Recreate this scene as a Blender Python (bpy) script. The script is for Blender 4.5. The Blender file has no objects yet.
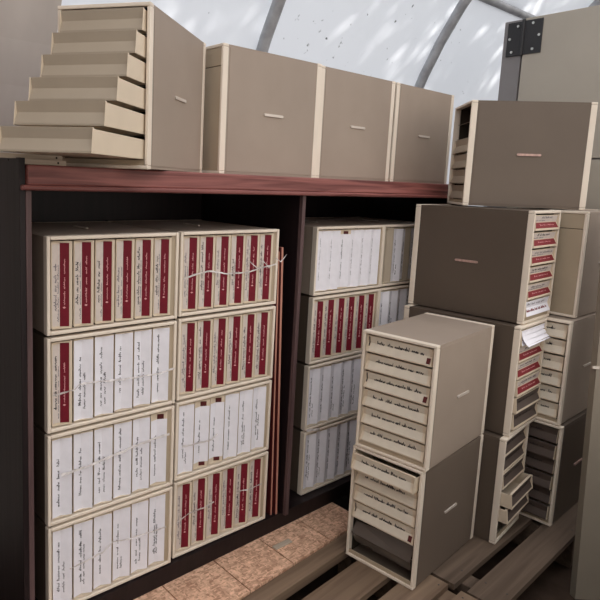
import bpy, bmesh, math, random
from mathutils import Vector, Matrix

S = bpy.context.scene
COL = S.collection

# ------------------------------------------------------------------ camera
cam = bpy.data.cameras.new('camera')
cam.sensor_fit = 'HORIZONTAL'
cam.sensor_width = 36.0
cam.lens = 602.05 / 600.0 * 36.0
cam.shift_x = 79.36 / 600.0
cam.shift_y = -31.36 / 600.0
cam.clip_start = 0.05
cam_o = bpy.data.objects.new('camera', cam)
COL.objects.link(cam_o)
R0 = Vector((0.77899066, -0.62597112, 0.03652))
R1 = Vector((-0.06205084, -0.13491375, -0.98891252))
R2 = Vector((0.62395773, 0.76808752, -0.14393859))
M = Matrix((R0, -R1, -R2)).transposed().to_4x4()
M.translation = Vector((-0.61998, -1.47111, 1.22369))
cam_o.matrix_world = M
S.camera = cam_o

# ------------------------------------------------------------------ world, sun, exposure
world = bpy.data.worlds.new('sky')
S.world = world
world.use_nodes = True
wt = world.node_tree
wn = wt.nodes
bg = wn['Background']
# sky dimmer overhead and beyond the back wall, tuned brighter the other way
w_tc = wn.new('ShaderNodeTexCoord')
w_dot = wn.new('ShaderNodeVectorMath')
w_dot.operation = 'DOT_PRODUCT'
w_dot.inputs[1].default_value = Vector((-0.10, 0.62, 0.62))
w_rp = wn.new('ShaderNodeMapRange')
w_rp.inputs[1].default_value = -0.7
w_rp.inputs[2].default_value = 0.6
w_rp.inputs[3].default_value = SKY_LOW = 1.3
w_rp.inputs[4].default_value = SKY_HIGH = 0.86
w_rc = wn.new('ShaderNodeValToRGB')
w_rc.color_ramp.elements[0].position = 0.3
w_rc.color_ramp.elements[1].position = 0.8
w_rc.color_ramp.elements[0].color = (1.0, 0.93, 0.85, 1)
w_rc.color_ramp.elements[1].color = (0.95, 0.98, 1.0, 1)
w_n = wn.new('ShaderNodeMapRange')
w_n.inputs[1].default_value = -0.9
w_n.inputs[2].default_value = 0.9
wt.links.new(w_tc.outputs['Generated'], w_dot.inputs[0])
wt.links.new(w_dot.outputs['Value'], w_rp.inputs[0])
wt.links.new(w_dot.outputs['Value'], w_n.inputs[0])
wt.links.new(w_n.outputs[0], w_rc.inputs[0])
wt.links.new(w_rc.outputs[0], bg.inputs[0])
wt.links.new(w_rp.outputs[0], bg.inputs[1])

sun = bpy.data.lights.new('sun', 'SUN')
sun.energy = 6.0
sun.angle = math.radians(0.6)
sun.color = (1.0, 0.97, 0.92)
sun_o = bpy.data.objects.new('sun', sun)
COL.objects.link(sun_o)
SUN_FROM = Vector((0.45, 0.06, 0.87)).normalized()      # direction towards the sun
sun_o.rotation_euler = (-SUN_FROM).to_track_quat('-Z', 'Y').to_euler()

vs = S.view_settings
vs.view_transform = 'Standard'
vs.look = 'None'
vs.gamma = 1.0
vs.use_curve_mapping = False
vs.exposure = 0.31
S.cycles.max_bounces = 10
S.cycles.diffuse_bounces = 6
S.cycles.use_denoising = True

# ------------------------------------------------------------------ helpers
def lin(c):
    return tuple(((v / 255) / 12.92 if v / 255 <= 0.04045 else ((v / 255 + 0.055) / 1.055) ** 2.4) for v in c)

def mat(name, rgb, rough=0.6, spec=0.3, metal=0.0, var=0.06, scale=(8, 8, 8), bump=0.0, bscale=200, alpha=1.0):
    m = bpy.data.materials.new(name)
    m.use_nodes = True
    nt = m.node_tree
    b = nt.nodes['Principled BSDF']
    b.inputs['Roughness'].default_value = rough
    b.inputs['Specular IOR Level'].default_value = spec
    b.inputs['Metallic'].default_value = metal
    b.inputs['Alpha'].default_value = alpha
    c = lin(rgb)
    tc = nt.nodes.new('ShaderNodeTexCoord')
    mp = nt.nodes.new('ShaderNodeMapping')
    mp.inputs['Scale'].default_value = scale
    nt.links.new(tc.outputs['Object'], mp.inputs[0])
    nz = nt.nodes.new('ShaderNodeTexNoise')
    nz.inputs['Scale'].default_value = 1.0
    nz.inputs['Detail'].default_value = 4
    nt.links.new(mp.outputs[0], nz.inputs['Vector'])
    rp = nt.nodes.new('ShaderNodeValToRGB')
    rp.color_ramp.elements[0].position = 0.3
    rp.color_ramp.elements[1].position = 0.7
    rp.color_ramp.elements[0].color = tuple(v * (1 - var) for v in c) + (1,)
    rp.color_ramp.elements[1].color = tuple(min(1, v * (1 + var)) for v in c) + (1,)
    nt.links.new(nz.outputs[0], rp.inputs[0])
    nt.links.new(rp.outputs[0], b.inputs['Base Color'])
    if bump:
        n2 = nt.nodes.new('ShaderNodeTexNoise')
        n2.inputs['Scale'].default_value = bscale
        nt.links.new(tc.outputs['Object'], n2.inputs['Vector'])
        bp = nt.nodes.new('ShaderNodeBump')
        bp.inputs['Strength'].default_value = bump
        bp.inputs['Distance'].default_value = 0.002
        nt.links.new(n2.outputs[0], bp.inputs['Height'])
        nt.links.new(bp.outputs[0], b.inputs['Normal'])
    return m

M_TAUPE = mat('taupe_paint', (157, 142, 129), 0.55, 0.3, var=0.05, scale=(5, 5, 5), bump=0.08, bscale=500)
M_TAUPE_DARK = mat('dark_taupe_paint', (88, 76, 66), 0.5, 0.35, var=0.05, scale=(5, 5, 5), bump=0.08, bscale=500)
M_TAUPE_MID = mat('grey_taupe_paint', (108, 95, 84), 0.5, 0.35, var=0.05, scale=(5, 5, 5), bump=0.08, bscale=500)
M_CREAM = mat('cream_plastic', (228, 215, 199), 0.45, 0.4, var=0.04)
M_REAR = mat('rear_panel_board', (172, 156, 134), 0.6, 0.3, var=0.05)
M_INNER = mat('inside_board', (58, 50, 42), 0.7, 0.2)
M_TRAY = mat('drawer_plastic', (214, 198, 176), 0.45, 0.35, var=0.04)
M_FRONT = mat('drawer_front_plastic', (170, 157, 140), 0.45, 0.35, var=0.04)
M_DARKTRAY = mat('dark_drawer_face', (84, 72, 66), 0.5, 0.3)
M_PLATE = mat('pale_metal_plate', (204, 193, 183), 0.35, 0.5, metal=0.2)
M_PLATEDULL = mat('pinkish_metal_plate', (186, 152, 142), 0.35, 0.5, metal=0.2, var=0.2, scale=(5, 90, 5))
M_PAPER = mat('white_paper', (232, 230, 237), 0.8, 0.1, var=0.03, scale=(40, 40, 40))
M_CARD = mat('cream_card', (216, 206, 190), 0.8, 0.1, var=0.05, scale=(30, 30, 30))
M_PRINTPAPER = mat('printed_label_paper', (208, 196, 188), 0.75, 0.15, var=0.05, scale=(60, 60, 60))
M_RED = mat('red_label_print', (112, 20, 37), 0.6, 0.25, var=0.08, scale=(30, 30, 30))
M_PINK = mat('pale_red_label_print', (124, 36, 42), 0.6, 0.25, var=0.08, scale=(30, 30, 30))
M_REDTXT = mat('pale_label_lettering', (226, 170, 172), 0.7)
M_INK = mat('dark_ink', (46, 42, 48), 0.8, 0.1)
M_GREYINK = mat('grey_ink', (120, 112, 118), 0.8, 0.1)
M_DARKRED = mat('dark_red_tab', (84, 30, 30), 0.6)
M_VOID = mat('dark_slot', (26, 22, 20), 0.8, 0.1)
M_FILMBAG = mat('clear_grey_plastic', (84, 74, 67), 0.2, 0.6)

def wood(name, c1, c2, rough=0.5, axis=0, sc=1.0, spec=0.3, spots=False):
    m = bpy.data.materials.new(name)
    m.use_nodes = True
    nt = m.node_tree
    b = nt.nodes['Principled BSDF']
    b.inputs['Roughness'].default_value = rough
    b.inputs['Specular IOR Level'].default_value = spec
    tc = nt.nodes.new('ShaderNodeTexCoord')
    mp = nt.nodes.new('ShaderNodeMapping')
    s = [60 * sc] * 3
    s[axis] = 2.5 * sc
    mp.inputs['Scale'].default_value = s
    nt.links.new(tc.outputs['Object'], mp.inputs[0])
    nz = nt.nodes.new('ShaderNodeTexNoise')
    nz.inputs['Scale'].default_value = 1.0
    nz.inputs['Detail'].default_value = 6
    nz.inputs['Distortion'].default_value = 0.6
    nt.links.new(mp.outputs[0], nz.inputs['Vector'])
    rp = nt.nodes.new('ShaderNodeValToRGB')
    rp.color_ramp.elements[0].position = 0.32
    rp.color_ramp.elements[1].position = 0.68
    rp.color_ramp.elements[0].color = lin(c1) + (1,)
    rp.color_ramp.elements[1].color = lin(c2) + (1,)
    nt.links.new(nz.outputs[0], rp.inputs[0])
    nt.links.new(rp.outputs[0], b.inputs['Base Color'])
    bp = nt.nodes.new('ShaderNodeBump')
    bp.inputs['Strength'].default_value = 0.25
    bp.inputs['Distance'].default_value = 0.003
    nt.links.new(nz.outputs[0], bp.inputs['Height'])
    nt.links.new(bp.outputs[0], b.inputs['Normal'])
    return m

M_TOPWOOD = wood('red_brown_veneer', (92, 48, 46), (156, 98, 92), 0.42, 0, 1.0)
M_CASEWOOD = wood('dark_brown_veneer', (20, 12, 14), (32, 21, 23), 0.5, 2, 0.7)
M_EDGE = wood('paler_panel_edge', (70, 52, 52), (104, 82, 82), 0.5, 2, 0.7)  # panel edges in a paler tone than the case veneer
M_PALLET = wood('grey_pallet_wood', (104, 84, 68), (136, 114, 94), 0.8, 0, 0.6)
M_PALLETSHADED = wood('shaded_pallet_wood', (80, 66, 55), (108, 91, 77), 0.8, 0, 0.6)  # darker copy of the pallet wood, shade from the stacks put into its colour
M_BATTEN = wood('pale_batten_wood', (165, 150, 132), (196, 182, 166), 0.7, 0, 1.0)
M_THIN = wood('pinkish_board_wood', (168, 112, 96), (196, 142, 124), 0.6, 2, 1.0)
M_THINDARK = wood('dark_red_board_face', (70, 26, 28), (96, 38, 38), 0.5, 2, 1.0)

def osb_mat():
    m = bpy.data.materials.new('chipboard')
    m.use_nodes = True
    nt = m.node_tree
    b = nt.nodes['Principled BSDF']
    b.inputs['Roughness'].default_value = 0.7
    tc = nt.nodes.new('ShaderNodeTexCoord')
    def flakes(scale, rot):
        mp = nt.nodes.new('ShaderNodeMapping')
        mp.inputs['Scale'].default_value = scale
        mp.inputs['Rotation'].default_value = (0, 0, rot)
        vo = nt.nodes.new('ShaderNodeTexVoronoi')
        vo.inputs['Scale'].default_value = 1.0
        sep = nt.nodes.new('ShaderNodeSeparateColor')
        nt.links.new(tc.outputs['Object'], mp.inputs[0])
        nt.links.new(mp.outputs[0], vo.inputs['Vector'])
        nt.links.new(vo.outputs['Color'], sep.inputs[0])
        return sep
    f1, f2 = flakes((60, 190, 80), 0.75), flakes((170, 75, 80), 0.45)
    nz = nt.nodes.new('ShaderNodeTexNoise')
    nz.inputs['Scale'].default_value = 22
    nz.inputs['Detail'].default_value = 8
    nt.links.new(tc.outputs['Object'], nz.inputs['Vector'])
    gt = nt.nodes.new('ShaderNodeMath'); gt.operation = 'GREATER_THAN'; gt.inputs[1].default_value = 0.5
    nt.links.new(f1.outputs[1], gt.inputs[0])
    pick = nt.nodes.new('ShaderNodeMix'); pick.data_type = 'FLOAT'
    nt.links.new(gt.outputs[0], pick.inputs[0])
    nt.links.new(f1.outputs[0], pick.inputs[2])
    nt.links.new(f2.outputs[0], pick.inputs[3])
    mx = nt.nodes.new('ShaderNodeMix')
    mx.data_type = 'FLOAT'
    mx.inputs[0].default_value = 0.55
    nt.links.new(pick.outputs[0], mx.inputs[2])
    nt.links.new(nz.outputs[0], mx.inputs[3])
    rp = nt.nodes.new('ShaderNodeValToRGB')
    rp.color_ramp.elements[0].position = 0.15
    rp.color_ramp.elements[1].position = 0.85
    rp.color_ramp.elements[0].color = lin((150, 102, 76)) + (1,)
    rp.color_ramp.elements[1].color = lin((255, 212, 180)) + (1,)
    nt.links.new(mx.outputs[0], rp.inputs[0])
    nt.links.new(rp.outputs[0], b.inputs['Base Color'])
    return m
M_OSB = osb_mat()
M_SOIL = mat('dark_soil', (62, 50, 42), 0.95, 0.05, var=0.4, scale=(6, 6, 6), bump=0.6, bscale=40)
M_STEEL = mat('grey_galvanised_steel', (158, 160, 164), 0.45, 0.5, metal=0.2, var=0.2, scale=(20, 20, 20))
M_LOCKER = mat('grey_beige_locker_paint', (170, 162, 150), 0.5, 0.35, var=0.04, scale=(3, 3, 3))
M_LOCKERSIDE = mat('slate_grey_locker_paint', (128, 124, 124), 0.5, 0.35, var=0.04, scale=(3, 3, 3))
M_HINGE = mat('black_iron', (42, 41, 43), 0.5, 0.4, var=0.1)
M_SCREW = mat('bright_screw', (190, 190, 186), 0.35, 0.5, metal=0.7)
M_DOORGREY = mat('grey_green_door_paint', (138, 128, 114), 0.55, 0.3, var=0.05, scale=(4, 4, 4))
M_GREYSHEET = mat('grey_shade_sheet', (192, 184, 178), 0.8, 0.1, var=0.12, scale=(5, 1, 2))
M_LEAF = mat('leaf_green', (70, 96, 44), 0.6)
M_BARK = mat('bark', (80, 64, 50), 0.9)

def tape_mat():
    m = bpy.data.materials.new('clear_packing_tape')
    m.use_nodes = True
    nt = m.node_tree
    b = nt.nodes['Principled BSDF']
    b.inputs['Base Color'].default_value = lin((236, 230, 228)) + (1,)
    b.inputs['Roughness'].default_value = 0.25
    tc = nt.nodes.new('ShaderNodeTexCoord')
    nz = nt.nodes.new('ShaderNodeTexNoise')
    nz.inputs['Scale'].default_value = 30
    nt.links.new(tc.outputs['Object'], nz.inputs['Vector'])
    mr = nt.nodes.new('ShaderNodeMapRange')
    mr.inputs[1].default_value = 0.35
    mr.inputs[2].default_value = 0.65
    mr.inputs[3].default_value = 0.35
    mr.inputs[4].default_value = 0.85
    nt.links.new(nz.outputs[0], mr.inputs[0])
    nt.links.new(mr.outputs[0], b.inputs['Alpha'])
    return m
M_TAPE = tape_mat()

def film_mat():
    m = bpy.data.materials.new('milky_tunnel_film')
    m.use_nodes = True
    nt = m.node_tree
    for n in list(nt.nodes):
        nt.nodes.remove(n)
    out = nt.nodes.new('ShaderNodeOutputMaterial')
    d = nt.nodes.new('ShaderNodeBsdfDiffuse')
    t = nt.nodes.new('ShaderNodeBsdfTranslucent')
    mx = nt.nodes.new('ShaderNodeMixShader')
    mx.inputs[0].default_value = 0.68
    tc = nt.nodes.new('ShaderNodeTexCoord')
    nz = nt.nodes.new('ShaderNodeTexNoise')           # dirt specks
    nz.inputs['Scale'].default_value = 26
    nz.inputs['Detail'].default_value = 3
    n2 = nt.nodes.new('ShaderNodeTexNoise')
    n2.inputs['Scale'].default_value = 2.2
    nt.links.new(tc.outputs['Object'], nz.inputs['Vector'])
    nt.links.new(tc.outputs['Object'], n2.inputs['Vector'])
    add = nt.nodes.new('ShaderNodeMath')
    add.operation = 'MULTIPLY_ADD'
    add.inputs[1].default_value = 0.35
    nt.links.new(n2.outputs[0], add.inputs[0])
    nt.links.new(nz.outputs[0], add.inputs[2])
    rp = nt.nodes.new('ShaderNodeValToRGB')
    rp.color_ramp.elements[0].position = 0.89
    rp.color_ramp.elements[1].position = 0.97
    rp.color_ramp.elements[0].color = lin((232, 234, 240)) + (1,)
    rp.color_ramp.elements[1].color = lin((60, 62, 66)) + (1,)
    nt.links.new(add.outputs[0], rp.inputs[0])
    nt.links.new(rp.outputs[0], d.inputs[0])
    nt.links.new(rp.outputs[0], t.inputs[0])
    nt.links.new(d.outputs[0], mx.inputs[1])
    nt.links.new(t.outputs[0], mx.inputs[2])
    nt.links.new(mx.outputs[0], out.inputs[0])
    return m
M_FILM = film_mat()

class MB:
    """collects shapes, then links them as one mesh object"""
    def __init__(s):
        s.v, s.f, s.mi, s.mats = [], [], [], []
    def m(s, material):
        if material not in s.mats:
            s.mats.append(material)
        return s.mats.index(material)
    def poly(s, pts, material):
        i = len(s.v)
        s.v += [tuple(p) for p in pts]
        s.f.append(tuple(range(i, i + len(pts))))
        s.mi.append(s.m(material))
    def box(s, a, b, material):
        i = len(s.v)
        (x0, y0, z0), (x1, y1, z1) = a, b
        s.v += [(x0, y0, z0), (x1, y0, z0), (x1, y1, z0), (x0, y1, z0), (x0, y0, z1), (x1, y0, z1), (x1, y1, z1), (x0, y1, z1)]
        for q in ((0, 3, 2, 1), (4, 5, 6, 7), (0, 1, 5, 4), (1, 2, 6, 5), (2, 3, 7, 6), (3, 0, 4, 7)):
            s.f.append(tuple(i + k for k in q))
            s.mi.append(s.m(material))
    def prism(s, prof, x0, x1, material):
        """profile of (y, z), counter-clockwise seen from +x, extruded along x"""
        i, n = len(s.v), len(prof)
        s.v += [(x0, y, z) for y, z in prof] + [(x1, y, z) for y, z in prof]
        k = s.m(material)
        for j in range(n):
            l = (j + 1) % n
            s.f.append((i + j, i + l, i + n + l, i + n + j)); s.mi.append(k)
        s.f.append(tuple(i + j for j in reversed(range(n)))); s.mi.append(k)
        s.f.append(tuple(i + n + j for j in range(n))); s.mi.append(k)
    def tube(s, pts, r, material, n=10):
        k = s.m(material)
        base = len(s.v)
        pts = [Vector(p) for p in pts]
        for j, p in enumerate(pts):
            d = (pts[min(j + 1, len(pts) - 1)] - pts[max(j - 1, 0)]).normalized()
            a = d.orthogonal().normalized() if j == 0 else (pa - d * pa.dot(d)).normalized()
            pa = a
            b = d.cross(a)
            for t in range(n):
                q = p + (a * math.cos(2 * math.pi * t / n) + b * math.sin(2 * math.pi * t / n)) * r
                s.v.append(tuple(q))
        for j in range(len(pts) - 1):
            for t in range(n):
                u = (t + 1) % n
                s.f.append((base + j * n + t, base + j * n + u, base + (j + 1) * n + u, base + (j + 1) * n + t)); s.mi.append(k)
        s.f.append(tuple(base + t for t in reversed(range(n)))); s.mi.append(k)
        s.f.append(tuple(base + (len(pts) - 1) * n + t for t in range(n))); s.mi.append(k)
    def cyl(s, a, b, r, material, n=14):
        s.tube([a, b], r, material, n)
    def build(s, name, parent=None, bevel=0.0, smooth=False):
        me = bpy.data.meshes.new(name)
        me.from_pydata(s.v, [], s.f)
        for m_ in s.mats:
            me.materials.append(m_)
        me.polygons.foreach_set('material_index', s.mi)
        if smooth:
            me.polygons.foreach_set('use_smooth', [True] * len(me.polygons))
        me.update()
        o = bpy.data.objects.new(name, me)
        COL.objects.link(o)
        if parent:
            o.parent = parent
        if bevel:
            bv = o.modifiers.new('bevel', 'BEVEL')
            bv.width = bevel
            bv.segments = 2
            bv.limit_method = 'ANGLE'
        return o

def tag(o, label, cat=None, group=None, kind=None):
    o['label'] = label
    if cat: o['category'] = cat
    if group: o['group'] = group
    if kind: o['kind'] = kind
    return o

def empty(name, loc=(0, 0, 0)):
    o = bpy.data.objects.new(name, None)
    o.empty_display_size = 0.05
    COL.objects.link(o)
    o.location = loc
    return o

def struct(o):
    o['kind'] = 'structure'
    return o

# ------------------------------------------------------------------ setting
TY, TZ, TR = -1.42, 0.93, 2.2                 # tunnel arch: centre and radius, axis along x
def arch(z=None, ang=None):
    return (TY + TR * math.cos(ang), TZ + TR * math.sin(ang))

mb = MB()
mb.box((-6, -9, -0.30), (9, 6, -0.245), M_SOIL)
struct(mb.build('floor'))

mb = MB()
prof = [(TY + TR, -0.245), (TY + TR, 0.3)] + [arch(ang=math.radians(a)) for a in range(0, 126, 3)]
XS = [-2.2 + 0.25 * i for i in range(33)]
base = [[(x, y, z) for (y, z) in prof] for x in XS]
for i in range(len(XS) - 1):
    for j in range(len(prof) - 1):
        mb.poly([base[i][j], base[i + 1][j], base[i + 1][j + 1], base[i][j + 1]], M_FILM)
film = struct(mb.build('wall_back'))
bm_ = bmesh.new(); bm_.from_mesh(film.data); bmesh.ops.remove_doubles(bm_, verts=bm_.verts, dist=1e-4); bm_.to_mesh(film.data); bm_.free()
film.data.polygons.foreach_set('use_smooth', [True] * len(film.data.polygons))

mb = MB()                                      # grey sheet hung at the left end of the back wall
sh = [(TY + TR - 0.05, -0.245), (TY + TR - 0.05, 0.9)] + [(TY + (TR - 0.05) * math.cos(math.radians(k)), TZ + (TR - 0.05) * math.sin(math.radians(k))) for k in range(4, 61, 4)]
mb.prism(sh + [(y + 0.006, z + 0.004) for y, z in reversed(sh)], -2.15, 0.285, M_GREYSHEET)
struct(mb.build('wall_left'))
mb = MB()
mb.box((-2.24, -3.6, -0.245), (-2.2, 0.85, 3.1), M_GREYSHEET)
struct(mb.build('wall_end'))

def hoop(x, name, r=0.027):
    mb = MB()
    pts = [(x, TY + TR - 0.03, -0.245), (x, TY + TR - 0.03, 0.5)] + [(x, TY + (TR - 0.03) * math.cos(math.radians(a)), TZ + (TR - 0.03) * math.sin(math.radians(a))) for a in range(0, 126, 5)]
    mb.tube(pts, r, M_STEEL, 12)
    return struct(mb.build(name, smooth=True))
mb = MB()                                      # the far end of the tunnel
mb.box((5.82, -3.6, -0.245), (5.86, 0.85, 3.1), M_GREYSHEET)
struct(mb.build('wall_right'))
mb = MB()
mb.box((0.62, -1.42, -0.245), (5.8, -1.36, 0.56), M_DOORGREY)  # unseen low wall, added to keep light off the lower right stacks
struct(mb.build('added_shade_wall'))
hoop(1.225, 'trim_1')
hoop(2.43, 'trim_2')
hoop(3.66, 'trim_3')
hoop(4.9, 'trim_4')
mb = MB()
mb.tube([(2.43, 0.345, 2.262), (5.6, 0.345, 2.262)], 0.024, M_STEEL, 12)
struct(mb.build('trim_5', smooth=True))

# tree outside: throws the dappled shade on the film
random.seed(5)
tree = empty('garden_tree', (4.4, 1.9, -0.245))
tag(tree, 'leafy tree outside the tunnel, dappling the milky film with shade', 'tree')
mb = MB()
mb.tube([(0, 0, 0), (0.05, 0.0, 1.4), (-0.1, -0.1, 2.6), (0.1, 0.1, 6.2)], 0.12, M_BARK, 10)
mb.tube([(-0.1, -0.1, 2.6), (-0.6, -0.6, 4.4), (-1.4, -1.2, 5.6)], 0.05, M_BARK, 8)
mb.tube([(0.0, 0.0, 2.9), (0.9, -0.7, 4.6), (1.6, -1.2, 5.6)], 0.05, M_BARK, 8)
mb.build('trunk', tree, smooth=True)
mb = MB()
def leaf(p, s):
    a = Vector((random.gauss(0, 1), random.gauss(0, 1), random.gauss(0, 1))).normalized()
    b = a.orthogonal().normalized()
    b = (Matrix.Rotation(random.uniform(0, 6.28), 3, a) @ b)
    c = a.cross(b)
    P = Vector(p)
    mb.poly([P - b * s, P - b * s * 0.2 + c * s * 0.42, P + b * s, P - b * s * 0.2 - c * s * 0.42], M_LEAF)
for i in range(8500):
    wx = random.uniform(-0.6, 5.0)
    an = math.radians(random.uniform(2, 60))
    if wx < 1.3 and random.random() < (0.15 if an < 1.0 else 0.9):
        continue
    d = random.uniform(3.6, 5.2)
    p = Vector((wx, TY + TR * math.cos(an), TZ + TR * math.sin(an))) + SUN_FROM * d
    leaf(p - tree.location, random.uniform(0.04, 0.10))
lv = mb.build('foliage', tree)
lv['kind'] = 'stuff'

# ------------------------------------------------------------------ drawer cabinet
W, H, D = 0.2655, 0.4185, 0.4697
ST = 0.0102                                    # width of the front stiles
PITCH = 0.064
DZ0 = 0.026                                    # bottom of the lowest drawer
DW0, DW1 = 0.0142, W - 0.0142

def scribble(mb, rnd, org, ux, uz, length, height, ink, width=0.0011, letter=0.0042, nrm=Vector((0, -1, 0))):
    """a line of illegible handwriting: one flat zigzag pen ribbon per word"""
    x = 0.0
    while x < length - 0.01:
        wl = min(rnd.uniform(0.014, 0.045), length - x)
        pts = []
        t = 0.0
        while t < wl:
            h = rnd.choice((0.45, 0.5, 0.55, 0.6, 1.0)) * height
            pts.append((x + t, rnd.uniform(-0.1, 0.1) * height))
            pts.append((x + t + letter * 0.45, h))
            t += letter * rnd.uniform(0.7, 1.25)
        for (a, b), (c, d) in zip(pts, pts[1:]):
            p, q = org + ux * a + uz * b, org + ux * c + uz * d
            e = (q - p)
            if e.length < 1e-5: continue
            s_ = e.normalized().cross(nrm) * width * rnd.uniform(0.4, 0.75)
            mb.poly([p - s_, q - s_, q + s_, p + s_], ink)
        x += wl + rnd.uniform(0.004, 0.011)

# cross-section of a drawer front in (y, z) above the drawer's bottom
F_TOP = (0.0090, 0.0565)
F_FOLD = (0.0140, 0.0310)
F_LIP = (0.0025, 0.0050)
F_BOT = (0.0025, 0.0000)

def drawer_mesh(front=M_FRONT):
    mb = MB()
    mb.prism([F_BOT, (0.017, 0.0), (0.0175, 0.0565), F_TOP, F_FOLD, F_LIP], DW0 + 0.002, DW1 - 0.002, front)
    # end plates of the front, sides, floor and back of the tray
    for x0, x1 in ((DW0, DW0 + 0.002), (DW1 - 0.002, DW1)):
        mb.prism([(0.001, 0.0), (0.40, 0.0), (0.40, 0.049), (0.0110, 0.0530), (0.0075, 0.0570)], x0, x1, M_TRAY)
    mb.box((DW0 + 0.002, 0.0140, 0.0), (DW1 - 0.002, 0.398, 0.002), M_TRAY)
    mb.box((DW0 + 0.002, 0.396, 0.002), (DW1 - 0.002, 0.40, 0.05), M_TRAY)
    return mb

def face(u, t, off=0.0007):
    """point on the drawer face: u across, t = height above the drawer's bottom, lifted a hair off the plastic"""
    (y0, z0), (y1, z1) = (F_LIP, F_FOLD) if t <= F_FOLD[1] else (F_FOLD, F_TOP)
    k = (t - z0) / (z1 - z0)
    return Vector((u, y0 + (y1 - y0) * k - off, t))

def patch(mb, u0, u1, t0, t1, material, off=0.0007, taper=0.0):
    ts = sorted({t0, t1} | ({F_FOLD[1]} if t0 < F_FOLD[1] < t1 else set()))
    for a, b in zip(ts, ts[1:]):
        ka, kb = taper * (a - t0) / (t1 - t0), taper * (b - t0) / (t1 - t0)
        mb.poly([face(u0 + ka, a, off), face(u1 - ka, a, off), face(u1 - kb, b, off), face(u0 + kb, b, off)], material)

def write_on(mb, rnd, u0, u1, t, h, ink, width=0.0011, off=0.0011, letter=0.0042):
    ux = Vector((1, 0, 0))
    a, b = face(u0, t, off), face(u0, t + h, off)
    uz = (b - a).normalized()
    scribble(mb, rnd, a, ux, uz, u1 - u0, h, ink, width, letter, nrm=ux.cross(uz))

def make_label(style, rnd, parent):
    """the paper on one drawer front, as a child of the drawer"""
    if style == 'blank':
        return
    mb = MB()
    a, b = DW0 + 0.006, DW1 - 0.006
    if style in ('red', 'redpale'):
        red = M_RED if style == 'red' else M_PINK
        patch(mb, a, b, F_FOLD[1], 0.0540, M_PRINTPAPER, taper=0.002)
        patch(mb, a - 0.001, b + 0.001, 0.0085, F_FOLD[1] if style == 'red' else 0.0290, red, taper=0.0 if style == 'red' else 0.010)
        s = rnd.uniform(0.0, 0.05)
        write_on(mb, rnd, a + 0.02 + s, b - rnd.uniform(0.01, 0.06), rnd.uniform(0.041, 0.044), 0.0095, M_GREYINK if rnd.random() < 0.35 else M_INK, 0.0012)
        write_on(mb, rnd, a + 0.012, a + rnd.uniform(0.09, 0.19), 0.0345, 0.005, M_GREYINK, 0.0009, letter=0.003)
        s = a + rnd.uniform(0.055, 0.062)
        mb.poly([face(s + dx, 0.0205 + dt, 0.0011) for dx, dt in ((-.010, 0), (-.007, -.004), (-.004, 0), (-.007, .004))], M_REDTXT)
        write_on(mb, rnd, s, b - 0.038, 0.0185, 0.0045, M_REDTXT, 0.0008, letter=0.0032)
        name = 'red and white printed paper label'
    elif style in ('white', 'whitered'):
        if style == 'whitered':
            patch(mb, a, b, 0.012, F_FOLD[1], M_DARKRED)
            a, b = a + rnd.choice((0, 0.014)), b - rnd.choice((0.012, 0.016))
        else:
            a, b = a - rnd.uniform(.001, .005), b + rnd.uniform(.001, .005)
        k = rnd.uniform(0, .004)
        patch(mb, a, b, 0.0015 + k * 0.2, 0.0564, M_PAPER, 0.0012)
        write_on(mb, rnd, a + rnd.uniform(0.02, 0.055), b - rnd.uniform(0.015, 0.05), rnd.uniform(0.030, 0.036), 0.0095, M_INK, 0.0013, 0.0017, letter=0.0050)
        if rnd.random() < 0.5:
            write_on(mb, rnd, a + 0.03, a + rnd.uniform(0.07, 0.16), rnd.uniform(0.021, 0.025), 0.0065, M_INK, 0.0010, 0.0017, letter=0.0045)
        name = 'white paper label with handwriting'
    elif style == 'pale':
        patch(mb, a - .004, b + .004, 0.0010, 0.0564, M_PAPER, 0.0012)
        write_on(mb, rnd, a + rnd.uniform(0.02, 0.05), b - rnd.uniform(0.02, 0.06), 0.036, 0.007, M_GREYINK, 0.0009, 0.0017)
        name = 'white paper label with faint handwriting'
    elif style in ('card', 'cardtab'):
        patch(mb, a + 0.005, b - 0.005, 0.0050, 0.0545, M_CARD, taper=0.004)
        write_on(mb, rnd, a + 0.030, a + 0.125, 0.0300, 0.013, M_INK, 0.0017, letter=0.0052)
        write_on(mb, rnd, a + 0.120, b - 0.025, 0.0300, 0.014, M_INK, 0.0017, letter=0.0052)
        if style == 'cardtab':
            patch(mb, b - 0.014, b - 0.001, 0.008, 0.026, M_DARKRED, 0.0016)
            patch(mb, a, a + 0.004, 0.020, 0.052, M_INK, 0.0012)
        name = 'cream card label with thick handwriting'
    elif style == 'dark':
        patch(mb, a, b, 0.0090, 0.0540, M_DARKTRAY)
        write_on(mb, rnd, a + 0.03, b - 0.04, 0.034, 0.008, M_INK, 0.0012)
        name = 'dark label'
    elif style == 'strip':
        patch(mb, a, b, 0.030, 0.0550, M_PAPER)
        write_on(mb, rnd, a + 0.03, b - 0.05, 0.038, 0.008, M_INK, 0.0012)
        name = 'white paper strip'
    elif style == 'notice':
        patch(mb, a - .004, b + .004, 0.002, 0.0564, M_PAPER, 0.0012)
        write_on(mb, rnd, a + 0.015, b - 0.03, 0.040, 0.009, M_GREYINK, 0.0011, 0.0017)
        write_on(mb, rnd, a + 0.010, b - 0.02, 0.0165, 0.010, M_PINK, 0.0022, 0.0017)
        name = 'white notice with red lettering'
    o = mb.build('label', parent)
    o['label'] = name
    return o

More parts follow.
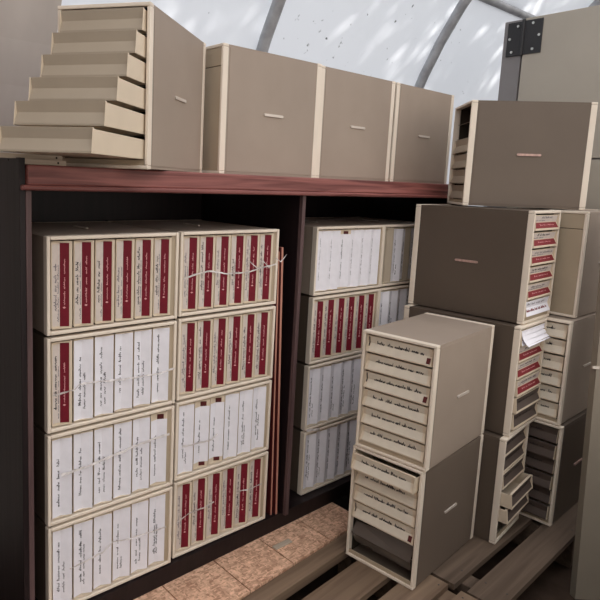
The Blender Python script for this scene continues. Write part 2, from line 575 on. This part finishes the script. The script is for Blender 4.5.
CASE = {}
def template(TAUPE, v, PLATE):
    """meshes shared by every cabinet"""
    mb = MB()
    w = 0.006
    i = 0.0015
    mb.box((i, 0.004, i), (W - i, D - 0.004, i + w), TAUPE)
    mb.box((i, 0.004, H - i - w), (W - i, D - 0.004, H - i), TAUPE)
    mb.box((i, 0.004, i + w), (i + w, D - 0.004, H - i - w), TAUPE)
    mb.box((W - i - w, 0.004, i + w), (W - i, D - 0.004, H - i - w), TAUPE)
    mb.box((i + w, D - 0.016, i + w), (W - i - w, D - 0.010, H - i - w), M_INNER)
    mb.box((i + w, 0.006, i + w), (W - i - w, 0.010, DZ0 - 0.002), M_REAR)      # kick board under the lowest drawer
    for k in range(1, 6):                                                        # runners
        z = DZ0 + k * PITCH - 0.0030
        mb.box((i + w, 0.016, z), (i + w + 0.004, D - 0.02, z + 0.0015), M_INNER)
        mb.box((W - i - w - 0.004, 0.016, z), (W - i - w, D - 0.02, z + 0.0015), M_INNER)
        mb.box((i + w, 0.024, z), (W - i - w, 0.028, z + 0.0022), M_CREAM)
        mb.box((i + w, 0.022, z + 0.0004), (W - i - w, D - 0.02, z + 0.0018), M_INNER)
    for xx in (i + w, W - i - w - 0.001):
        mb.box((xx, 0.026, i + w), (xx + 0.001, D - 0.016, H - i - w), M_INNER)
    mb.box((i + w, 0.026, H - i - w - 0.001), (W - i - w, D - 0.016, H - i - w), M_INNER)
    CASE['case' + v] = mb
    def ring(y0, y1, face_w):
        mb = MB()
        mb.box((0, y0, 0), (W, y1, face_w), M_CREAM)
        mb.box((0, y0, H - face_w), (W, y1, H), M_CREAM)
        mb.box((0, y0, face_w), (face_w, y1, H - face_w), M_CREAM)
        mb.box((W - face_w, y0, face_w), (W, y1, H - face_w), M_CREAM)
        return mb
    CASE['front_frame'] = ring(0.0, 0.024, ST)
    CASE['rear_frame'] = ring(D - 0.024, D, ST)
    mb = MB()
    mb.box((ST, D - 0.007, ST), (W - ST, D - 0.004, H - ST - 0.060), M_REAR)
    mb.box((ST, D - 0.007, H - ST - 0.058), (W - ST, D - 0.003, H - ST), M_REAR)
    CASE['rear_panel'] = mb
    # raised field of each side
    for side, (x0, x1) in (('l', (0.0003, 0.0016)), ('r', (W - 0.0016, W - 0.0003))):
        mb = MB()
        mb.box((x0, 0.030, 0.010), (x1, D - 0.030, H - 0.010), TAUPE)
        CASE['side_' + side + v] = mb
        mb = MB()
        xx0, xx1 = ((-0.0038, 0.0005) if side == 'l' else (W - 0.0005, W + 0.0038))
        n = 8
        y0, y1, z0, r = D / 2 - 0.046, D / 2 + 0.046, H / 2, 0.0045
        outl = [(y1 - r + r * math.cos(a), z0 + r * math.sin(a)) for a in [(-90 + 180 * k / n) * math.pi / 180 for k in range(n + 1)]]
        outl += [(y0 + r + r * math.cos(a), z0 + r * math.sin(a)) for a in [(90 + 180 * k / n) * math.pi / 180 for k in range(n + 1)]]
        mb.prism(outl, xx0, xx1, PLATE)
        CASE['plate_' + side + v] = mb
template(M_TAUPE, '', M_PLATE)
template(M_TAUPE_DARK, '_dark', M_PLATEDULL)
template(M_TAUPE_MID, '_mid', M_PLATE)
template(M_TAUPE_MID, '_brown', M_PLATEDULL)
CASE_O = {}

def shared(key, name, parent, bevel=0.0):
    if key not in CASE_O:
        CASE_O[key] = CASE[key].build(name, parent, bevel)
        return CASE_O[key]
    o = CASE_O[key].copy()
    o.name = name
    COL.objects.link(o)
    o.parent = parent
    o.matrix_parent_inverse.identity()
    return o

DRAWER_O = {}
def cabinet(label, group, styles, seed, pulls=None, omit=(), darkfront=False, dark=False, mid=False, brown=False):
    """an Empty at the lower left front corner; the drawers count from the top"""
    rnd = random.Random(seed)
    root = empty('drawer_cabinet')
    tag(root, label, 'cabinet', group)
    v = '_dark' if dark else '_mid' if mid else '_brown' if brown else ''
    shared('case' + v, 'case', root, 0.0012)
    shared('front_frame', 'front_frame', root, 0.0025)
    shared('rear_frame', 'rear_frame', root, 0.0025)
    shared('rear_panel', 'rear_panel', root, 0.001)
    for s in 'lr':
        shared('side_' + s + v, 'side_panel', root, 0.001)
        shared('plate_' + s + v, 'name_plate', root, 0.0006)
    pulls = pulls or [0] * 6
    for k in range(6):
        if k in omit:
            continue
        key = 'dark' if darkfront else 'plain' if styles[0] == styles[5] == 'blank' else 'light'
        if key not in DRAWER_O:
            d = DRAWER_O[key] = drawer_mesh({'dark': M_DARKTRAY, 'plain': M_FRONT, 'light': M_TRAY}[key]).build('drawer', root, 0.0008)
        else:
            d = DRAWER_O[key].copy()
            d.name = 'drawer'
            COL.objects.link(d)
            d.parent = root
        d.location = (0, -pulls[k], DZ0 + (5 - k) * PITCH)
        make_label(styles[k], rnd, d)
    return root

def stand(root, x, y, a, z):
    root.location = (x, y, z)
    root.rotation_euler = (0, 0, a)

def lay(root, x, y, z):
    """cabinet lying on its side, drawers as upright strips, its top to the left"""
    root.rotation_euler = (0, -math.pi / 2, 0)
    # local up -> -x, local right -> +z
    root.location = (x + H, y, z)

# ------------------------------------------------------------------ bookcase
bc = empty('bookcase', (0, 0, -0.0898))
tag(bc, 'long dark brown bookcase with a reddish wooden top, full of drawer cabinets', 'bookcase')
ZO = 0.0898                                       # part meshes are written in world heights
def bpart(name, boxes, material, bevel=0.0):
    mb = MB()
    for a, b in boxes:
        mb.box((a[0], a[1], a[2] + ZO), (b[0], b[1], b[2] + ZO), material)
    return mb.build(name, bc, bevel)
SX0, SX1, SYB = -0.078, 2.10, 0.56
bpart('top', [((-0.062, -0.030, 1.197), (SX1, SYB, 1.2465))], M_TOPWOOD, 0.004)
bpart('top_moulding', [((-0.076, -0.036, 1.184), (SX1, 0.03, 1.1975))], M_TOPWOOD, 0.004)
sp = bpart('side_panel', [((SX0, -0.018, -0.0898), (-0.0635, SYB, 1.262))], M_CASEWOOD, 0.001)
bpart('side_panel', [((-0.0635, -0.020, -0.024), (-0.049, SYB, 1.184))], M_EDGE, 0.001)
bpart('divider', [((0.938, -0.008, -0.024), (0.955, SYB - 0.012, 1.184))], M_CASEWOOD, 0.001)
bpart('edge_strip', [((0.938, -0.0215, -0.024), (0.955, -0.008, 1.184))], M_EDGE, 0.001)
bpart('side_panel', [((2.082, -0.020, -0.0898), (SX1, SYB, 1.184))], M_CASEWOOD, 0.001)
bpart('back_panel', [((-0.0635, SYB - 0.012, -0.024), (2.082, SYB, 1.184))], M_CASEWOOD)
bpart('bottom_panel', [((-0.0635, 0.002, -0.045), (2.082, SYB, -0.0240))], M_CASEWOOD)
bc.rotation_euler = (0, 0, 0.027)
bpart('plinth', [((-0.0635, 0.008, -0.0898), (2.082, 0.026, -0.045))], M_CASEWOOD)
mb = MB()
mb.cyl((SX0 - 0.0006, 0.049, 1.257 + ZO), (SX0 + 0.004, 0.049, 1.257 + ZO), 0.003, M_VOID)
mb.build('screw_hole', bc)

# ------------------------------------------------------------------ chipboard floor panels and pallets
GX = [-0.03, 0.180, 0.394, 0.612, 0.829, 1.045, 1.26]
osb_lab = ['chipboard panel at the bookcase foot, nearest the bottom left corner of the picture',
           'small corner of chipboard panel under the white labelled stack at the bottom',
           'chipboard panel in front of the bookcase, left of the two complete ones',
           'chipboard panel below the right edge of the red-striped stack',
           'chipboard panel with a wood scrap on it, in front of the divider',
           'chipboard panel in shadow under the right bookcase bay']
for i in range(6):
    mb = MB()
    xa, xb = GX[i] + 0.0025, GX[i + 1] - 0.0025
    ya, yb = [max(-0.235, -0.175 + 0.082 * (x - 0.545)) for x in (xa, xb)]
    P = [(xa, ya, -0.106), (xb, yb, -0.106), (xb, 0.62, -0.106), (xa, 0.62, -0.106), (xa, ya, -0.090), (xb, yb, -0.090), (xb, 0.62, -0.090), (xa, 0.62, -0.090)]
    for q in ((0, 3, 2, 1), (4, 5, 6, 7), (0, 1, 5, 4), (1, 2, 6, 5), (2, 3, 7, 6), (3, 0, 4, 7)):
        mb.poly([P[k] for k in q], M_OSB)
    for sx in (GX[i] + 0.04, GX[i + 1] - 0.08):
        mb.box((sx, -0.080, -0.2455), (sx + 0.04, 0.6, -0.106), M_PALLET)      # bearers below
    o = mb.build('chipboard_panel', None, 0.001)
    tag(o, osb_lab[i], 'floor panel', 'chipboard panels under the bookcase')
mb = MB()
mb.box((0.832, -0.062, -0.0900), (0.915, -0.040, -0.0850), M_BATTEN)
o = mb.build('wood_scrap', None, 0.001); tag(o, 'pale sliver of wood lying on the chipboard', 'wood scrap')
o.rotation_euler = (0, 0, 0)

mb = MB()
mb.box((-0.40, -0.067, 0.0), (0.75, -0.003, 0.039), M_PALLET)
o = mb.build('timber_beam', None, 0.003); tag(o, 'rough timber beam lying along the edge of the chipboard', 'beam')
o.location = (0.545, -0.175, -0.135)
o.rotation_euler = (0, 0, math.atan(0.082))
for xx in (-0.30, 0.55):
    mb = MB(); mb.box((xx, -0.063, -0.110), (xx + 0.09, -0.007, 0.0), M_PALLET)
    mb.build('block', o, 0.003)

def pallet(label, x0, x1, rows, stringers, z=-0.1025, M_PALLET=M_PALLET):
    p = empty('pallet', ((x0 + x1) / 2, -0.5, -0.245))
    tag(p, label, 'pallet', 'wooden pallets on the ground')
    ox, oy, oz = p.location
    for k, (ya, yb, xa, xb, tilt) in enumerate(rows):
        mb = MB()
        t = 0.022
        mb.box((xa - ox, ya - oy, z - t - oz), (xb - ox, yb - oy, z - oz), M_PALLET)
        for xx in stringers:                                        # nail heads
            if xa < xx < xb:
                for yy in (ya + 0.02, yb - 0.02):
                    mb.cyl((xx - ox, yy - oy, z - 0.001 - oz), (xx - ox, yy - oy, z + 0.0006 - oz), 0.0035, M_HINGE, 8)
        mb.build('deck_board', p, 0.003)
    y0, y1 = min(r[0] for r in rows), max(r[1] for r in rows)
    for xx in stringers:
        mb = MB()
        xa = min(max(xx - 0.035, x0), x1 - 0.07)
        mb.box((xa - ox, y0 - oy, 0.0), (xa + 0.07 - ox, y1 - oy, z - 0.022 - oz), M_PALLET)
        mb.build('bearer', p, 0.003)
    return p
pl = pallet('weathered pallet under the front pair of cabinets, left of the board joint', 0.2, 1.19,
            [(-0.411, -0.289, 0.2, 1.19, 0), (-0.566, -0.452, 0.2, 1.19, 0), (-0.74, -0.61, 0.2, 1.19, 0), (-0.90, -0.79, 0.2, 1.19, 0)],
            [0.25, 0.72, 1.160])
pl.rotation_euler = (0, 0, 0.075)
pl = pallet('shade-darkened pallet under the right stacks, beyond the board joint', 1.206, 2.44,
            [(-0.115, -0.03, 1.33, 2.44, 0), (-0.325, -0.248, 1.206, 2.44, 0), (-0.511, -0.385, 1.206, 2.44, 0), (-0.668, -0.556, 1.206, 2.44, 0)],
            [1.30, 1.9, 2.40], M_PALLET=M_PALLETSHADED)
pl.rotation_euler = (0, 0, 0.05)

# ------------------------------------------------------------------ cabinets lying in the bookcase
PZ = 0.2732
R6, W6, P6 = ['red'] * 6, ['white'] * 6, ['pale'] * 6
G_L, G_R = 'drawer cabinets lying in the left bookcase bay', 'drawer cabinets lying in the right bookcase bay'
def row(k): return -0.0200 + k * PZ
shelf = [
    ('cabinet on its side with six red-striped labels, topmost of the leftmost shelf stack', G_L, R6, 0.006, 0.0175, 3),
    ('cabinet on its side with one red-striped label then five white papers, second down leftmost stack', G_L, ['red', 'white', 'white', 'white', 'white', 'white'], 0.006, 0.0175, 2),
    ('white-labelled cabinet on its side crossed by a long diagonal tape, third down the leftmost stack', G_L, ['white', 'white', 'white', 'white', 'white', 'whitered'], 0.006, 0.0175, 1),
    ('white-labelled cabinet on its side at the bottom of the leftmost shelf stack', G_L, W6, 0.0065, 0.0175, 0),
    ('red-striped cabinet on its side with crumpled tape, topmost of the stack beside the thin boards', G_L, R6, 0.4400, 0.030, 3),
    ('red-striped cabinet on its side, second down the stack beside the thin boards, above white papers', G_L, R6, 0.4400, 0.029, 2),
    ('cabinet on its side with six white papers between two red-striped ones', G_L, ['white', 'whitered', 'whitered', 'white', 'white', 'white'], 0.4400, 0.030, 1),
    ('red-striped cabinet on its side at the bottom of the stack beside the thin boards', G_L, R6, 0.4400, 0.029, 0),
    ('cabinet on its side with faint pale papers, topmost just right of the bookcase divider', G_R, ['pale', 'pale', 'whitered', 'pale', 'pale', 'pale'], 1.0930, 0.067, 3),
    ('red-striped cabinet on its side in the right bay of the bookcase', G_R, R6, 1.0930, 0.067, 2),
    ('shadowed white-labelled cabinet on its side under the red-striped one, right bay', G_R, W6, 1.0900, 0.067, 1),
    ('dim cabinet on its side at the bottom of the right bay, beside the divider', G_R, W6, 1.0900, 0.067, 0),
    ('half hidden cabinet with cream and white drawer strips, top right of the bookcase', G_R, ['blank', 'white', 'strip', 'white', 'blank', 'blank'], 1.5155, 0.071, 3),
    ('half hidden cabinet with white drawer papers, second down behind the right stack', G_R, ['white', 'white', 'pale', 'white', 'white', 'white'], 1.5155, 0.071, 2),
]
for i, (lab, grp, sty, x, y, k) in enumerate(shelf):
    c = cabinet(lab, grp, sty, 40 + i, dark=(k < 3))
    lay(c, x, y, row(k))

# the hidden pair that carries the half hidden stack
for k, lab in ((1, 'cabinet on its side behind the front pair, third down the right end of the bookcase'), (0, 'cabinet on its side behind the front pair, bottom right of the bookcase')):
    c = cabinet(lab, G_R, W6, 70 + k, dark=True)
    lay(c, 1.5155, 0.071, row(k))

# ------------------------------------------------------------------ cabinets on top of the bookcase
ZT = 1.2468
G_T = 'taupe cabinets along the top of the bookcase'
c = cabinet('taupe cabinet on the bookcase top with its six drawers pulled out like steps', G_T, ['blank'] * 6, 1, pulls=[0.018, 0.058, 0.106, 0.159, 0.221, 0.281])
stand(c, 0.0775, 0.1110, -0.9554, ZT)
c = cabinet('closed taupe cabinet on the bookcase top, right behind the one with open drawers', G_T, ['blank'] * 6, 2)
stand(c, 1.1105, 0.107, 1.567, ZT)
c = cabinet('taupe cabinet on the bookcase top between two other closed cabinets', G_T, ['blank'] * 6, 3)
stand(c, 1.5900, 0.123, 1.579, ZT)
c = cabinet('taupe cabinet at the right end of the bookcase top, partly shaded', G_T, ['blank'] * 6, 4)
stand(c, 2.0735, 0.136, 1.595, ZT)

# ------------------------------------------------------------------ standing stacks on the pallets
ZP = -0.1020
PH = H + 0.0026
G_F, G_E, G_G = 'front pair of cabinets on the pallet', 'stack of cabinets in front of the bookcase end', 'cabinets stacked at the right edge'
c = cabinet('lower cabinet of the front pair, its top drawer tilted out and a bottom slot open', G_F, ['card', 'card', 'card', 'cardtab', 'blank', 'blank'], 11, mid=True, pulls=[0.030, 0, 0, 0, 0, 0], omit=(4, 5))
stand(c, 1.0367, -0.2117, -1.483, ZP)
front_low = c
mb = MB()
mb.poly([(DW0 + .004, .004, .094), (DW1 - .004, .004, .090), (DW1 - .004, .02, .052), (DW0 + .004, .03, .050)], M_FILMBAG)
mb.poly([(DW0 + .004, .030, .128), (DW1 - .004, .026, .146), (DW1 - .004, .004, .090), (DW0 + .004, .004, .094)], M_FILMBAG)
o = mb.build('plastic_sleeve', c); o['label'] = 'crumpled clear grey plastic sleeve'
so = o.modifiers.new('thickness', 'SOLIDIFY'); so.thickness = 0.0012
c = cabinet('upper cabinet of the front pair with six thickly handwritten cream labels', G_F, ['cardtab', 'card', 'cardtab', 'card', 'card', 'card'], 12)
stand(c, 1.0354, -0.2201, -1.4602, ZP + PH)

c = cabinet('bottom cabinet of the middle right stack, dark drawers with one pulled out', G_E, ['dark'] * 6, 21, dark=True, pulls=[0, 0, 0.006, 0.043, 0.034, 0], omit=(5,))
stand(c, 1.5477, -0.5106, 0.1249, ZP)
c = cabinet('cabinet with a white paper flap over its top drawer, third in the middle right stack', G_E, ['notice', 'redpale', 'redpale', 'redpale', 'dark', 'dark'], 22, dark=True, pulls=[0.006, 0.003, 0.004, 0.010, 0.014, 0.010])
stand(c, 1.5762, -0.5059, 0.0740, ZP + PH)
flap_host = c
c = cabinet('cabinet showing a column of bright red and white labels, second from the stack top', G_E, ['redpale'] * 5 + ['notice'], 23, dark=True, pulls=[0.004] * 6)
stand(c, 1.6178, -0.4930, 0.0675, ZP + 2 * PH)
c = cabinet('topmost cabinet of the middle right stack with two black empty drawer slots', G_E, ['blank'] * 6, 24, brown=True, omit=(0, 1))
stand(c, 1.8836, 0.0142, -2.3756, ZP + 3 * PH)

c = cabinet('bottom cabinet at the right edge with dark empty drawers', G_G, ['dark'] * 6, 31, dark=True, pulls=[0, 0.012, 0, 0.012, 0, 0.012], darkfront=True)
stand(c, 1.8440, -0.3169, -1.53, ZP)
c = cabinet('cabinet at the right edge with cream handwritten drawer labels, under the plain-backed one', G_G, ['card'] * 6, 32)
stand(c, 1.8436, -0.3040, -1.53, ZP + PH)
c = cabinet('cabinet at the right edge turned so its plain back panel shows', G_G, ['blank'] * 6, 33)
stand(c, 2.4013, -0.5372, 1.600, ZP + 2 * PH)

# paper flap curling out from the drawer below the red labels
mb = MB()
prof = [(0.004, 0.398), (0.000, 0.380), (-0.008, 0.364), (-0.020, 0.352), (-0.026, 0.348)]
for (ya, za), (yb, zb) in zip(prof, prof[1:]):
    mb.poly([(0.022, yb, zb), (W - 0.020, yb, zb + 0.004), (W - 0.024, ya, za), (0.026, ya, za)], M_PAPER)
o = mb.build('paper_flap', flap_host); o['label'] = 'white paper flap curling outward'
so = o.modifiers.new('thickness', 'SOLIDIFY'); so.thickness = 0.0006

# ------------------------------------------------------------------ thin boards beside the shelf stack
for i, (xt, xb, y0, y1, zt, lab) in enumerate((
        (0.8614, 0.8740, 0.050, 0.42, 0.965, 'thin dark red board on edge, hard against the red-striped cabinet stack'),
        (0.8665, 0.8950, 0.040, 0.40, 0.985, 'thin wooden board on edge, middle one of the boards beside the stack'),
        (0.8742, 0.9140, 0.032, 0.38, 1.000, 'thin pinkish board on edge, nearest the bookcase divider, tape on its top'))):
    mb = MB()
    t = (0.004, 0.007, 0.009)[i]
    n = len(mb.v)
    face_m = M_THINDARK
    zb = -0.0238
    P = [(xb, y0, zb), (xb + t, y0, zb), (xb + t, y1, zb), (xb, y1, zb), (xt, y0, zt), (xt + t, y0, zt), (xt + t, y1, zt), (xt, y1, zt)]
    for q, mm in (((0, 3, 2, 1), M_THIN), ((4, 5, 6, 7), M_THIN), ((0, 1, 5, 4), M_THIN if i else M_THINDARK), ((1, 2, 6, 5), face_m), ((2, 3, 7, 6), M_THIN), ((3, 0, 4, 7), face_m)):
        mb.poly([P[k] for k in q], mm)
    o = mb.build('thin_board')
    tag(o, lab, 'board', 'thin boards beside the divider')

# ------------------------------------------------------------------ battens under the open cabinet
for a, b, lab in (((-0.16, 0.000, 1.2602), (0.042, 0.040, 1.2722), 'pale wooden batten under the open drawers, upper of two at the bookcase top left'),
                  ((-0.062, -0.010, 1.2468), (0.048, 0.040, 1.2600), 'pale wooden batten lying directly on the bookcase top left corner')):
    mb = MB(); mb.box(a, b, M_BATTEN)
    mb.cyl((0.026, a[1] - 0.0006, (a[2] + b[2]) / 2), (0.026, a[1] + 0.002, (a[2] + b[2]) / 2), 0.003, M_VOID)
    tag(mb.build('wooden_batten', None, 0.0012), lab, 'batten', 'battens under the open cabinet')

# ------------------------------------------------------------------ packing tape across the shelf cabinets
def tape(pts, w, lab, y=-0.005, seed=0, wob=0.004):
    rnd = random.Random(seed)
    dense = []
    for (xa, za), (xb, zb) in zip(pts, pts[1:]):
        n = max(2, int(abs(xb - xa) / 0.012))
        for k in range(n):
            t = k / n
            dense.append((xa + (xb - xa) * t, za + (zb - za) * t))
    dense.append(pts[-1])
    mb = MB()
    up, lo = [], []
    for (x, z) in dense:
        a = rnd.uniform(0.6, 1.15) * w / 2
        dz = rnd.uniform(-1, 1) * wob * 0.3
        up.append((x, y - rnd.uniform(0, 0.003), z + dz + a))
        lo.append((x + rnd.uniform(-.002, .002), y - rnd.uniform(0, 0.003), z + dz - a))
    for k in range(len(dense) - 1):
        mb.poly([lo[k], lo[k + 1], up[k + 1], up[k]], M_TAPE)
    o = mb.build('tape_strip')
    so = o.modifiers.new('thickness', 'SOLIDIFY'); so.thickness = 0.0004
    tag(o, lab, 'tape', 'clear tape strips on the shelf cabinets')
    return o
tape([(0.02, 0.633), (0.084, 0.639), (0.098, 0.65), (0.148, 0.649), (0.251, 0.639), (0.362, 0.635), (0.399, 0.641), (0.418, 0.642)], 0.006, 'clear tape across the cabinet with one red and five white labels', y=0.0165, seed=1)
tape([(0.045, 0.397), (0.146, 0.404), (0.244, 0.417), (0.286, 0.424), (0.331, 0.427), (0.405, 0.431)], 0.008, 'long clear tape over the third cabinet of the leftmost stack', y=0.0165, seed=2)
tape([(0.069, 0.104), (0.148, 0.111), (0.174, 0.114), (0.207, 0.136), (0.266, 0.125), (0.368, 0.118), (0.399, 0.118)], 0.005, 'clear tape over the bottom cabinet of the leftmost stack', y=0.0165, seed=3)
tape([(0.451, 0.92), (0.504, 0.932), (0.552, 0.938), (0.627, 0.924), (0.724, 0.924), (0.778, 0.934), (0.848, 0.944)], 0.006, 'clear tape over the topmost red-striped cabinet beside the thin boards', y=0.0285, seed=4)
tape([(0.719, 0.959), (0.757, 0.936), (0.773, 0.962), (0.813, 0.933), (0.839, 0.966), (0.866, 0.95), (0.892, 0.975)], 0.004, 'crumpled zigzag tape end near the tops of the thin boards', y=0.0255, seed=5)
tape([(0.465, 0.367), (0.535, 0.363), (0.585, 0.361), (0.61, 0.376)], 0.007, 'short clear tape over the white papers between two red-striped cabinets', y=0.0285, seed=6)
tape([(0.45, 0.107), (0.502, 0.125), (0.561, 0.123), (0.605, 0.132)], 0.006, 'clear tape on the left part of the lowest red-striped cabinet', y=0.0285, seed=7)
tape([(0.718, 0.133), (0.77, 0.127), (0.83, 0.129)], 0.005, 'clear tape on the right part of the lowest red-striped cabinet', y=0.0285, seed=8)
tape([(1.098, 0.254), (1.13, 0.252), (1.175, 0.243)], 0.014, 'torn clear tape between the two lowest right bay cabinets', y=0.0655, seed=9)

# ------------------------------------------------------------------ tall grey cabinet behind the right stacks
lk = empty('metal_cupboard', (2.5, 0, -0.245))
tag(lk, 'tall grey metal cupboard with a black hinge, behind the right stacks', 'cupboard')
def lpart(name, a, b, m_, bevel=0.002):
    mb = MB(); mb.box((a[0] - 2.5, a[1], a[2] + 0.245), (b[0] - 2.5, b[1], b[2] + 0.245), m_)
    return mb.build(name, lk, bevel)
ZTOP = 2.074
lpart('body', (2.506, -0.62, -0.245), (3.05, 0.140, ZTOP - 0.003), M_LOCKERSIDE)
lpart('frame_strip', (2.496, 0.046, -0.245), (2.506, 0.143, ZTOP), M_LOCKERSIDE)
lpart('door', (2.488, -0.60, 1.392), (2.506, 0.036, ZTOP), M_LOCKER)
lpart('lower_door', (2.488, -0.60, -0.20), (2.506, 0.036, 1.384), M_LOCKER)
hg = MB()
X = 2.4855 - 2.5
zt, zb = 2.062 + 0.245, 1.900 + 0.245
hg.box((X, 0.047, zb), (X + 0.011, 0.120, zt), M_HINGE)
hg.box((X - 0.002, -0.052, zb), (X + 0.003, 0.036, zt), M_HINGE)
hg.cyl((X - 0.003, 0.0415, zb - 0.004), (X - 0.003, 0.0415, zt + 0.006), 0.008, M_HINGE)
hgo = hg.build('hinge', lk, 0.001); hgo['label'] = 'black iron hinge'
for yy, zz in ((0.068, 0.140), (0.105, 0.083), (0.090, 0.018), (-0.005, 0.145), (-0.038, 0.085), (-0.012, 0.022)):
    sm = MB()
    sm.cyl((X - 0.005, yy, zb + zz), (X + 0.004, yy, zb + zz), 0.0062, M_SCREW)
    sm.build('screw', hgo)

# ------------------------------------------------------------------ grey door leaning at the right foreground
dr = empty('loose_door', (1.686, -0.755, -0.245))
tag(dr, 'grey door panel leaning at the right edge of the foreground', 'door panel')
e = Vector((1.808 - 1.686, -0.685 + 0.755, 0.663 + 0.243)).normalized()
u_ = Vector((0.76, -0.65, 0)).normalized()
nrm = u_.cross(e).normalized()
mb = MB()
L_, WD, T_ = 1.45, 0.62, 0.035
P = [u_ * a + e * b + nrm * c_ for c_ in (0, -T_) for a, b in ((0, 0), (WD, 0), (WD, L_), (0, L_))]
if nrm.dot(Vector((-0.62, -1.47, 1.2)) - Vector(dr.location)) > 0:
    pass
low = min(p.z for p in P)
P = [p - Vector((0, 0, low)) for p in P]
for q in ((0, 1, 2, 3), (7, 6, 5, 4), (4, 5, 1, 0), (5, 6, 2, 1), (6, 7, 3, 2), (7, 4, 0, 3)):
    mb.poly([P[k] for k in q], M_DOORGREY)
mb.build('panel', dr, 0.003)
mb = MB()
o_ = Vector((-0.002, 0.0, 0.0))
b0 = P[0] + e * 0.845
for k in range(1):
    A = b0 - u_ * 0.014 + nrm * 0.002
    B = b0 + u_ * 0.010 + nrm * 0.002
    V = [A, B, B + e * 0.010, A + e * 0.010]
    mb.poly(V, M_PLATE)
    mb.poly([p - nrm * 0.008 for p in reversed(V)], M_PLATE)
    for i in range(4):
        j = (i + 1) % 4
        mb.poly([V[i], V[i] - nrm * 0.008, V[j] - nrm * 0.008, V[j]], M_PLATE)
lt = mb.build('latch', dr); lt['label'] = 'small pale latch'
